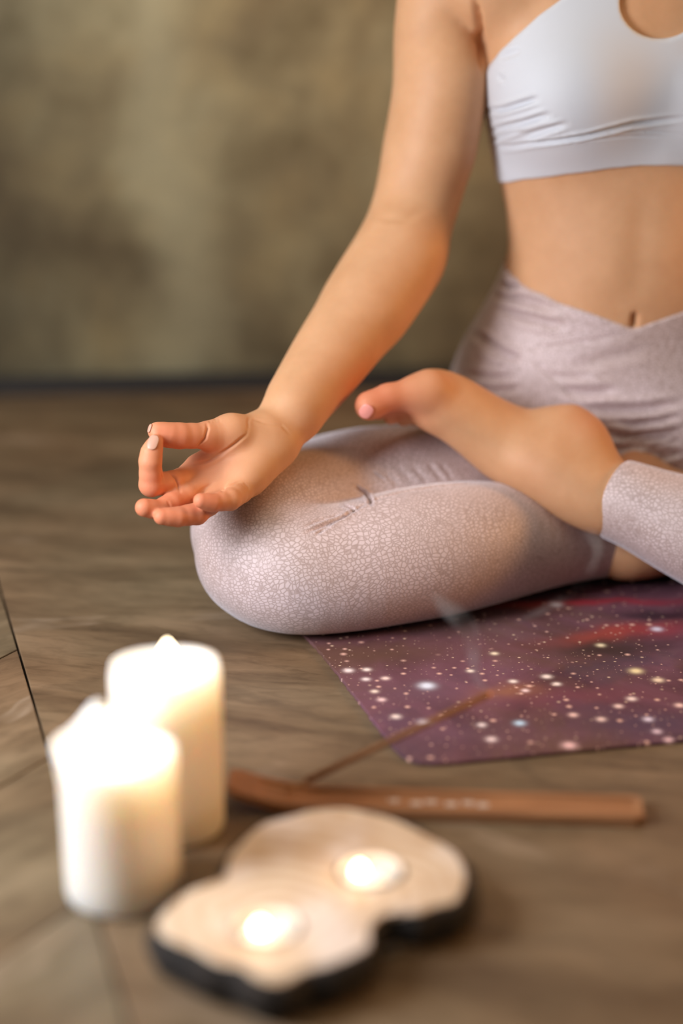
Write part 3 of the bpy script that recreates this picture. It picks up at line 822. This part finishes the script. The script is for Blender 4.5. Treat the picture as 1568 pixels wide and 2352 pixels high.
def build_bra():
    xs = axis(.10, .50, .0017); ys = axis(1.78, 2.08, .0026); zs = np.concatenate([axis(.33, .48, .0015), axis(.4815, .66, .0024)])
    f = Field(xs, ys, zs)
    P(f, torso_fn(.0035), .0); breasts(f, .0035)
    P(f, cap_fn(W(1130, -40, 1.905), W(1045, -60, 1.935), .0385, .0435), .03)
    P(f, cap_fn(SH, mir(SH), .0425, .0425), .05)
    X = xs[:, None, None]; Y = ys[None, :, None]; Z = zs[None, None, :]
    zc = bra_hem(xs, Y)
    f.a = smax(f.a, (zc-Z).astype(f32), .0012)
    # arm holes, mirrored
    g = bra_arm(X, zs)
    f.a = smax(f.a, (g*.75+0*f.a).astype(f32), .0015)
    # key hole
    kc = W(1519, 8, 1.845); rx, rz = 91/2390, 74/2390
    q = np.sqrt(((X-kc[0])/rx)**2+((Z-kc[2])/rz)**2); hole = ((1-q)*min(rx, rz))
    hole = np.where(Y < 1.93, hole, -1.)
    f.a = smax(f.a, hole.astype(f32), .0012)
    V, F = surface_nets(f); V = smooth(V, F, 2)
    N = vnormals(V, F); b = bvh_of(V, F)
    z_ = lambda x, y: (880+.4388*x, .4388*y)
    for pts, w, d in [([(545, 578), (620, 575), (700, 550), (810, 515)], .0030, .0042), ([(550, 690), (640, 665), (740, 640), (870, 600)], .0032, .0042), ([(560, 735), (600, 715), (720, 670)], .003, .003), ([(730, 715), (850, 680), (960, 650)], .0032, .003),
                      ([(560, 768), (680, 766), (770, 752), (900, 738), (1060, 712), (1180, 680), (1300, 650), (1568, 618)], .0026, .0036),
                      ([(1100, 700), (1250, 685), (1400, 690), (1568, 700)], .0012, .0010),
                      ([(600, 300), (660, 285), (720, 262)], .0035, .0018), ([(595, 400), (640, 420)], .003, .0012),
                      ([(545, 640), (560, 665)], .003, .003)]:
        groove(V, N, b, [z_(*p) for p in pts], w*.8, d, .45)
    groove(V, N, b, [z_(*p) for p in [(560, 790), (700, 780), (900, 762), (1100, 730), (1300, 712), (1568, 712)]], .0012, .0010, .3)
    return mesh_np('bra', V, F)

person = empty('person', (XC, 1.85, 0), 'person in mauve leggings and white sports top sitting cross legged on the galaxy mat', 'person')
bme, bbvh = build_body()
body = link('body', bme, SKIN, person)
lg = link('leggings', build_leggings(), LEG, person); lg['label'] = 'pale mauve leggings with snake scale print and crossover waist'
bra = link('sports_top', build_bra(), BRA, person); bra['label'] = 'white cropped sports top with keyhole opening'

# face details, above the frame
hx = XC+.008
def facecurve(name, pts, r, mat, lab=None):
    c = []
    for x, z in pts:
        h = bbvh.ray_cast(Vector((hx+x, 1.5, z)), Vector((0, 1, 0)))
        if h[0] is None: return
        c.append(h[0]+Vector((0, -r*.2, 0)))
    link(name, tube(c, [r*(.35+.65*sin(pi*(i+.5)/len(c))) for i in range(len(c))], 8), mat, body)
for s_ in (-1, 1):
    facecurve('eyebrow', [(s_*(.014+.005*i), .822+.004*sin(i/6*pi)) for i in range(7)], .0024, HAIR)
    facecurve('eyelashes', [(s_*(.017+.0042*i), .803-.0035*sin(i/6*pi)) for i in range(7)], .0012, HAIR)
LIP = simple('lips', (.50, .17, .13), .4)
facecurve('lip', [(-.021+.0042*i, .7505+.0012*sin(i/10*pi)) for i in range(11)], .0042, LIP)
facecurve('lip', [(-.018+.0036*i, .7435) for i in range(11)], .0048, LIP)
# nails
def nail(px, Ytry, up_px, w, l, mat, parent, name, tiltdir=None, nvec=None):
    d = Vector(ray(*px)).normalized(); h = bbvh.ray_cast(Vector(CAM), d)
    if h[0] is None: return
    nrm = h[1] if nvec is None else Vector(nvec).normalized()
    p = h[0]
    upv = Vector(W(px[0]+up_px[0], px[1]+up_px[1], p.y))-Vector(W(px[0], px[1], p.y))
    upv = (upv-nrm*upv.dot(nrm)).normalized(); side = upv.cross(nrm)
    V, F = [], []; nu, nv = 10, 12
    for i in range(nv+1):
        t = i/nv*2-1
        wd = (1-abs(t)**3.2*.55)
        if abs(t) > .8: wd *= (1-(abs(t)-.8)/.2*.45)
        for j in range(nu+1):
            s = j/nu*2-1
            V.append(p+side*(s*w*wd)+upv*(t*l)+nrm*(.0011-.0011*(s*wd)**2*(w/.005)-.0006*t*t))
    for i in range(nv):
        for j in range(nu): F.append((i*(nu+1)+j, i*(nu+1)+j+1, (i+1)*(nu+1)+j+1, (i+1)*(nu+1)+j))
    me = mesh_np(name, [tuple(v) for v in V], F)
    o = link(name, me, mat, parent); o.modifiers.new('s', 'SOLIDIFY').thickness = .0006
    return o
nail((351, 1016), 0, (5, -30), .0048, .0070, NAIL, body, 'fingernail')
nail((344, 984), 0, (-6, -18), .0022, .0040, NAIL, body, 'fingernail')
n3 = nail((841, 945), 0, (-14, 20), .0062, .0072, POLISH, body, 'toenail')

# hair (above the frame)
def hair():
    xs = axis(XC-.13, XC+.15, .005); ys = axis(1.80, 2.12, .005); zs = axis(.68, 1.0, .005)
    f = Field(xs, ys, zs); hx = XC+.008
    P(f, ell_fn((hx, 1.955, .83), (.085, .094, .095)), 0.); P(f, ell_fn((hx, 2.04, .89), (.038, .036, .036)), .02)
    Y = ys[None, :, None]; Z = zs[None, None, :]
    f.a = smax(f.a, ((1.865+(.93-Z)*.35)-Y+0*f.a).astype(f32), .02)
    V, F = surface_nets(f); return mesh_np('hair', V, F)
link('hair', hair(), HAIR, person)

# ------------------------------------------------------------------ candles
def m_wax(name, col=(.90, .85, .78)):
    m = NT(name); v = m.coords()
    m.set(Base_Color=col, Roughness=.42, Subsurface_Weight=1.0, Subsurface_Radius=(1., .78, .58), Subsurface_Scale=.030)
    m.bump(m.noise(v, 60, 3), .15, .001); return m.m
WAX = m_wax('ivory_wax')
def m_flame():
    m = NT('flame'); e = m.n('ShaderNodeEmission'); e.inputs[0].default_value = (1., .80, .52, 1); e.inputs[1].default_value = 16
    m.l(e.outputs[0], m.out.inputs['Surface']); return m.m
FLAME = m_flame()
WICK = simple('burnt_wick', (.02, .012, .01), .9)
def flame_mesh(h, r, lean=0.):
    prof = [(0.0001, 0), (.45, .05), (.80, .16), (1.0, .32), (.92, .50), (.66, .70), (.34, .87), (.12, .97), (.001, 1.0)]
    me = lathe([(a*r, b*h) for a, b in prof], 20)
    for vtx in me.vertices: vtx.co.x += lean*(vtx.co.z/h)**2*h
    return me
def point(name, loc, e, rad=.006, col=(1., .68, .40)):
    d = bpy.data.lights.new(name, 'POINT'); d.energy = e; d.color = col; d.shadow_soft_size = rad
    o = bpy.data.objects.new(name, d); COL.objects.link(o); o.location = loc; return o
def pillar(bottom_px, R, H, label, rimfn, depth, flame, e, fl_off, group='ivory pillar candles'):
    c = FZ(*bottom_px)
    t = empty('pillar_candle', tuple(c), label, 'candle', group)
    prof = [(.0, .001), (R*.55, .0005), (R-.004, .0), (R-.0008, .0015), (R, .005)]+[(R, H*q) for q in (.2, .4, .6, .78, .88, .95)]+[(R, H)]
    nside = len(prof)
    prof += [(R-.0015, H+.0012), (R-.005, H-.0005), (R-.0085, H-depth*.5), (R-.013, H-depth*.9), (R*.45, H-depth), (.004, H-depth-.001), (.0, H-depth-.001)]
    me = lathe(prof, 72, lambda a, r, z, i: rimfn(a, r, z, i, nside, H, depth))
    w = link('wax_body', me, WAX, t, world_coords=False)
    fz = H-depth
    x0, y0 = fl_off
    link('wick', tube([(x0, y0, fz-.002), (x0+.0005, y0, fz+.006), (x0+.002, y0, fz+.012)], [.0011, .001, .0008], 8), WICK, t, world_coords=False)
    fo = link('flame', flame_mesh(*flame), FLAME, t, world_coords=False); fo.location = (x0+.001, y0, fz+.006)
    fo['label'] = 'bright white candle flame'
    point('candle_light', (c[0]+x0, c[1]+y0, fz+.006+flame[0]*.45), e, .008)
    return t
def rim_front(a, r, z, i, ns, H, dep):
    # wall of wax left standing at the back left, sagging lip on the left, low at the front right
    k = max(0, (z-.75*H)/(.25*H))
    back = math.exp(-((((a-radians(118)+pi) % (2*pi))-pi)/.38)**2)
    left = math.exp(-((((a-radians(178)+pi) % (2*pi))-pi)/.60)**2)
    inner = 1. if i < ns+2 else (.55 if i == ns+2 else .0)
    z2 = z+(.021*back+.006*left)*k**3*inner
    r2 = r+(.0045*left*min(1, k)**1.5+.0015*sin(3*a)*k-.004*back*k**2)*(1 if i < ns+3 else 0)
    return r2, z2
def rim_rear(a, r, z, i, ns, H, dep):
    k = max(0, (z-.9*H)/(.1*H))
    return r-(.0012 if i in (ns-1,) else 0), z+.0015*sin(2*a+1)*k*(1 if i < ns+3 else 0)
pillar((284, 2046), .0402, .108, 'ivory pillar candle in front with a melted uneven rim and a tall flame', rim_front, .016, (.040, .0115, -.17), .5, (.003, .002))
pillar((391, 1896), .0405, .130, 'ivory pillar candle behind the other, taller with an even rim and low flame', rim_rear, .020, (.034, .0100, 0.), .5, (.001, .002))

# ------------------------------------------------------------------ wood slice
SZ = .031
outline = [(520, 1965), (560, 1918), (600, 1885), (660, 1868), (720, 1852), (790, 1848), (850, 1858), (905, 1872), (965, 1900), (1020, 1930), (1060, 1958), (1080, 1995), (1078, 2035), (1055, 2070), (1005, 2082), (968, 2096),
           (915, 2096), (874, 2108), (852, 2140), (850, 2176), (808, 2200), (755, 2222), (705, 2232), (645, 2262), (590, 2254), (545, 2226), (490, 2216), (440, 2190), (390, 2168), (352, 2145), (348, 2118), (378, 2082), (420, 2048), (468, 2030), (510, 2010)]
op = np.array([FZ(u, v, SZ)[:2] for u, v in outline]); sc = op.mean(0)
# smooth closed curve
def closed(P_, m=5):
    n = len(P_); out = []
    for i in range(n):
        p0, p1, p2, p3 = P_[i-1], P_[i], P_[(i+1) % n], P_[(i+2) % n]
        for j in range(m):
            t = j/m; out.append(.5*((2*p1)+(-p0+p2)*t+(2*p0-5*p1+4*p2-p3)*t*t+(-p0+3*p1-3*p2+p3)*t**3))
    return np.array(out)
oc = closed(op, 4)
holes = [FZ(612, 2128, SZ)[:2], FZ(850, 2000, SZ)[:2]]
HR = .0245
def slice_meshes():
    me = bpy.data.meshes.new('slice'); bm = bmesh.new()
    def loop(pts, z): return [bm.verts.new((p[0], p[1], z)) for p in pts]
    inset = sc+(oc-sc)*.965
    lo = loop(sc+(oc-sc)*.95, .001); hi = loop(inset, SZ-.0008); top = loop(sc+(oc-sc)*.95, SZ)
    n = len(oc)
    for a, b in ((lo, hi), (hi, top)):
        for i in range(n): bm.faces.new((a[i], a[(i+1) % n], b[(i+1) % n], b[i]))
    bm.faces.new(lo[::-1])
    es = [bm.edges.get((top[i], top[(i+1) % n])) for i in range(n)]
    rings = []
    for c in holes:
        r = [bm.verts.new((c[0]+HR*cos(2*pi*k/32), c[1]+HR*sin(2*pi*k/32), SZ)) for k in range(32)]
        r2 = [bm.verts.new((v.co.x, v.co.y, SZ-.017)) for v in r]
        for k in range(32):
            es.append(bm.edges.new((r[k], r[(k+1) % 32])))
        for k in range(32): bm.faces.new((r[k], r[(k+1) % 32], r2[(k+1) % 32], r2[k]))
        bm.faces.new(r2)
    bmesh.ops.triangle_fill(bm, use_beauty=True, use_dissolve=False, edges=es)
    bmesh.ops.recalc_face_normals(bm, faces=bm.faces)
    bm.to_mesh(me); bm.free(); return me
def m_slice():
    m = NT('cut_wood'); v = m.coords(loc=(-sc[0], -sc[1], 0)); dist = m.n('ShaderNodeTexNoise'); dist.inputs['Scale'].default_value = 9; m.l(v, dist.inputs['Vector'])
    vm = m.n('ShaderNodeVectorMath', operation='MULTIPLY_ADD'); m.l(dist.outputs['Color'], vm.inputs[0]); vm.inputs[1].default_value = (.05, .05, 0); m.l(v, vm.inputs[2])
    w = m.n('ShaderNodeTexWave', wave_type='RINGS', rings_direction='Z'); w.inputs['Scale'].default_value = 22; w.inputs['Distortion'].default_value = 1.2; m.l(vm.outputs[0], w.inputs['Vector'])
    c = m.ramp(w.outputs['Fac'], [(.2, (.60, .43, .28)), (.7, (.76, .61, .46))])
    n = m.noise(v, 14, 5, .6)
    c = m.mix(m.ramp(n, [(.42, (0, 0, 0)), (.70, (.6, .6, .6))]), c, (.42, .23, .11))
    c = m.mix(m.ramp(m.noise(m.coords(loc=(4, 4, 0)), 16, 3), [(.5, (0, 0, 0)), (.65, (.55, .55, .55))]), c, (.88, .80, .76))
    m.set(Base_Color=c, Roughness=.55); m.bump(w.outputs['Fac'], .3, .001); return m.m
def m_bark():
    m = NT('dark_bark'); v = m.coords()
    n = m.noise(v, 60, 6, .7); c = m.ramp(n, [(.35, (.008, .007, .007)), (.62, (.035, .026, .020)), (.8, (.10, .062, .035))])
    m.set(Base_Color=c, Roughness=.9); m.bump(n, .9, .006); return m.m
ws = empty('wood_slice', (sc[0], sc[1], 0), 'irregular pale wood slice with dark bark holding two small candles on the floor', 'wood slice')
link('wood_disc', slice_meshes(), m_slice(), ws, smooth=False)
def bark_mesh():
    V, F = [], []; n = len(oc); rows = [(.955, SZ-.0005), (.985, SZ-.0015), (1.0, SZ-.006), (1.01, .018), (1.0, .009), (.97, .0006)]
    # offset outwards from the outline by its own normal
    tn = np.roll(oc, -1, 0)-np.roll(oc, 1, 0); nn = np.stack([tn[:, 1], -tn[:, 0]], 1); nn /= np.linalg.norm(nn, axis=1, keepdims=True)
    if ((oc-sc)*nn).sum() < 0: nn = -nn
    jit = np.convolve(rng.uniform(-1, 1, n+4), np.ones(3)/3, 'valid')[:n]; jit2 = rng.uniform(-1, 1, n)
    offs = [-.0045, -.0005, .0022, .0035, .0020, -.003]
    for ri, (k, z) in enumerate(rows):
        for i in range(n):
            o = offs[ri]+.0036*jit[i]*(1 if 0 < ri < 5 else .4)+.0012*jit2[i]*(1 if 1 < ri < 5 else 0)
            p = oc[i]+nn[i]*o; V.append((p[0], p[1], z+(.0012*jit2[(i*7) % n] if ri in (2, 3, 4) else 0)))
    inner = [oc[i]-nn[i]*.0052 for i in range(n)]
    for z in (.0006, SZ-.0008):
        for p in inner: V.append((p[0], p[1], z))
    R_ = 8
    for r in range(R_):
        for i in range(n):
            a, b = r, (r+1) % R_
            F.append((a*n+i, a*n+(i+1) % n, b*n+(i+1) % n, b*n+i))
    me = mesh_np('bark', V, F); bm = bmesh.new(); bm.from_mesh(me); bmesh.ops.recalc_face_normals(bm, faces=bm.faces); bm.to_mesh(me); bm.free(); return me
bk = link('bark', bark_mesh(), m_bark(), ws); bk['label'] = 'rough blackish bark rim'

CUP = NT('clear_cup'); CUP.set(Base_Color=(.92, .86, .80), Roughness=.35, Transmission_Weight=.3); CUP = CUP.m
TW = m_wax('tealight_wax', (.90, .82, .76))
def tealight(c, label, fpx):
    t = empty('tealight_candle', (c[0], c[1], SZ-.0168), label, 'candle', 'tealight candles sunk in the wood slice')
    r = .0205
    link('cup', lathe([(0, 0), (r-.002, 0), (r, .0015), (r+.0006, .018), (r+.0012, .0182), (r+.0002, .0184), (r-.0006, .0178), (r-.0010, .0125)], 40), CUP, t, world_coords=False)
    link('wax', lathe([(0, .0008), (r-.0022, .001), (r-.0014, .0115), (r-.003, .0122), (.010, .0116), (.0, .0116)], 40), TW, t, world_coords=False)
    f = FZ(*fpx, SZ+.006); fx, fy = f[0]-c[0], f[1]-c[1]
    link('wick', tube([(fx, fy, .010), (fx, fy, .0165)], [.0008, .0007], 8), WICK, t, world_coords=False)
    fo = link('flame', flame_mesh(.011, .0050), FLAME, t, world_coords=False); fo.location = (fx, fy, .0150); fo['label'] = 'small bright flame'
    point('tealight_light', (f[0], f[1], SZ+.007), .055, .005)
tealight(holes[0], 'tealight candle at the near left side of the wood slice', (598, 2122))
tealight(holes[1], 'tealight candle at the far right side of the wood slice', (826, 1990))

# ------------------------------------------------------------------ incense holder, stick, smoke
def m_tray():
    m = NT('oiled_brown_wood'); v = m.coords(); st = m.n('ShaderNodeVectorMath', operation='MULTIPLY'); m.l(v, st.inputs[0]); st.inputs[1].default_value = (1, 9, 9)
    n = m.noise(st.outputs[0], 16, 5, .6)
    m.set(Base_Color=m.ramp(n, [(.3, (.235, .098, .038)), (.7, (.40, .185, .080))]), Roughness=.45); m.bump(n, .2, .0005); return m.m
tl, tr_ = FZ(528, 1846), FZ(1474, 1874)
tdir = (tr_-tl)/np.linalg.norm(tr_-tl); tang = math.atan2(tdir[1], tdir[0]); TL = np.linalg.norm(tr_-tl)
ih = empty('incense_holder', tuple(tl), 'long narrow brown wooden incense holder with inlay and upturned left end', 'incense holder')
ih.rotation_euler = (0, 0, tang)
TWD, TT = .036, .0085
def tray_z(x):
    q = max(0, 1-x/.075); return .017*q**1.9+.0003
def tray_mesh():
    bm = bmesh.new(); rings = []
    nx = 48
    for i in range(nx+1):
        x = TL*i/nx; z = tray_z(x); hw = TWD/2
        e0 = min(1, x/.012); e1 = min(1, (TL-x)/.005)
        hw *= (.72+.28*math.sqrt(max(0, e0*(2-e0))))*(.86+.14*math.sqrt(max(0, e1*(2-e1))))
        pr = [(-hw, 0), (-hw, TT*.8), (-hw+.0016, TT), (-hw+.0048, TT), (-hw+.0065, TT-.0026), (hw-.0065, TT-.0026), (hw-.0048, TT), (hw-.0016, TT), (hw, TT*.8), (hw, 0)]
        if i == 0 or i == nx or x < .02: pr = [(y, (zz if zz in (0, TT*.8) else TT-.0003)) for y, zz in pr]
        tk = .75+.25*min(1, x/.05)
        rings.append([bm.verts.new((x, y, z+zz*tk)) for y, zz in pr])
    for a, b in zip(rings, rings[1:]):
        for k in range(10): bm.faces.new((a[k], a[(k+1) % 10], b[(k+1) % 10], b[k]))
    bm.faces.new(rings[0]); bm.faces.new(rings[-1][::-1]); bmesh.ops.recalc_face_normals(bm, faces=bm.faces)
    me = bpy.data.meshes.new('tray'); bm.to_mesh(me); bm.free(); return me
o = link('tray', tray_mesh(), m_tray(), ih, world_coords=False, smooth=False)
INL = simple('pale_inlay', (.62, .52, .44), .35, Metallic=.3)
def inlay(x, y, s, kind):
    bm = bmesh.new(); n = 5 if kind else 16; pts = []
    for k in range(2*n if kind else n):
        r = s if (not kind or k % 2 == 0) else s*.5; a = 2*pi*k/(2*n if kind else n); pts.append((x+r*1.3*cos(a), y+r*.9*sin(a)))
    z = TT-.0026+.0003; b = [bm.verts.new((p[0], p[1], z-.0008)) for p in pts]; t = [bm.verts.new((p[0], p[1], z+.0006)) for p in pts]
    bm.faces.new(t); bm.faces.new(b[::-1])
    for i in range(len(pts)): bm.faces.new((b[i], b[(i+1) % len(pts)], t[(i+1) % len(pts)], t[i]))
    me = bpy.data.meshes.new('inlay'); bm.to_mesh(me); bm.free(); link('inlay', me, INL, ih, world_coords=False, smooth=False)
for i, x in enumerate([.125, .142, .153, .168, .181, .192]): inlay(x, .0015*(-1)**i-.001, .0038 if i % 2 else .0052, i % 2 == 0)

# stick: foot in the tray's left part, leaning up to the right
sb = np.array([*FZ(655, 1815, .012)[:2], .0115]); st_ = W(1128, 1592, 1.37)
ist = empty('incense_stick', tuple(sb), 'thin brown incense stick leaning from the wooden holder with a smoking tip', 'incense stick')
mid = sb+(st_-sb)*.10
link('bamboo_core', tube([sb, mid], [.0014, .0014], 8), simple('bamboo', (.42, .22, .09), .7), ist)
link('incense_coating', tube([mid, sb+(st_-sb)*.985], [.0027, .0027], 8), simple('incense_paste', (.27, .12, .05), .9), ist)
em = NT('ember'); e_ = em.n('ShaderNodeEmission'); e_.inputs[0].default_value = (1, .28, .06, 1); e_.inputs[1].default_value = .7; em.l(e_.outputs[0], em.out.inputs['Surface'])
eo = link('ember', tube([sb+(st_-sb)*.985, st_], [.0017, .0010], 8), em.m, ist); eo['label'] = 'glowing orange tip'
def m_smoke():
    m = NT('smoke'); m.t.nodes.remove(m.b)
    v = m.n('ShaderNodeVolumePrincipled'); v.inputs['Color'].default_value = (.88, .92, 1, 1); v.inputs['Anisotropy'].default_value = .2
    n = m.noise(m.coords(), 35, 3); d = m.math('MULTIPLY', m.ramp(n, [(.35, (0, 0, 0)), (.65, (1, 1, 1))]), 26.)
    m.l(d, v.inputs['Density']); m.l(v.outputs[0], m.out.inputs['Volume']); return m.m
SMK = m_smoke()
Y0 = st_[1]
def smooth_path(pxs):
    r = resample([(W(u, v, Y), q) for u, v, Y, q in pxs], 6); return [p[0] for p in r], [p[1] for p in r]
sm = empty('incense_smoke', tuple(st_), 'faint pale wisps of smoke curling up from the incense stick', 'smoke'); sm['kind'] = 'stuff'
a_, r_ = smooth_path([(1128, 1590, Y0, .001), (1095, 1560, Y0+.01, .004), (1086, 1500, Y0+.02, .006), (1078, 1450, Y0+.03, .0075), (1050, 1415, Y0+.035, .0085), (1015, 1388, Y0+.04, .006), (992, 1360, Y0+.045, .002)])
link('smoke_plume', tube(a_, r_, 12), SMK, sm)
a_, r_ = smooth_path([(1180, 1430, Y0+.05, .001), (1250, 1400, Y0+.06, .0035), (1310, 1362, Y0+.07, .0045), (1352, 1315, Y0+.08, .0045), (1372, 1268, Y0+.09, .005), (1360, 1232, Y0+.09, .006), (1330, 1215, Y0+.09, .001)])
link('smoke_plume', tube(a_, r_, 12), SMK, sm)
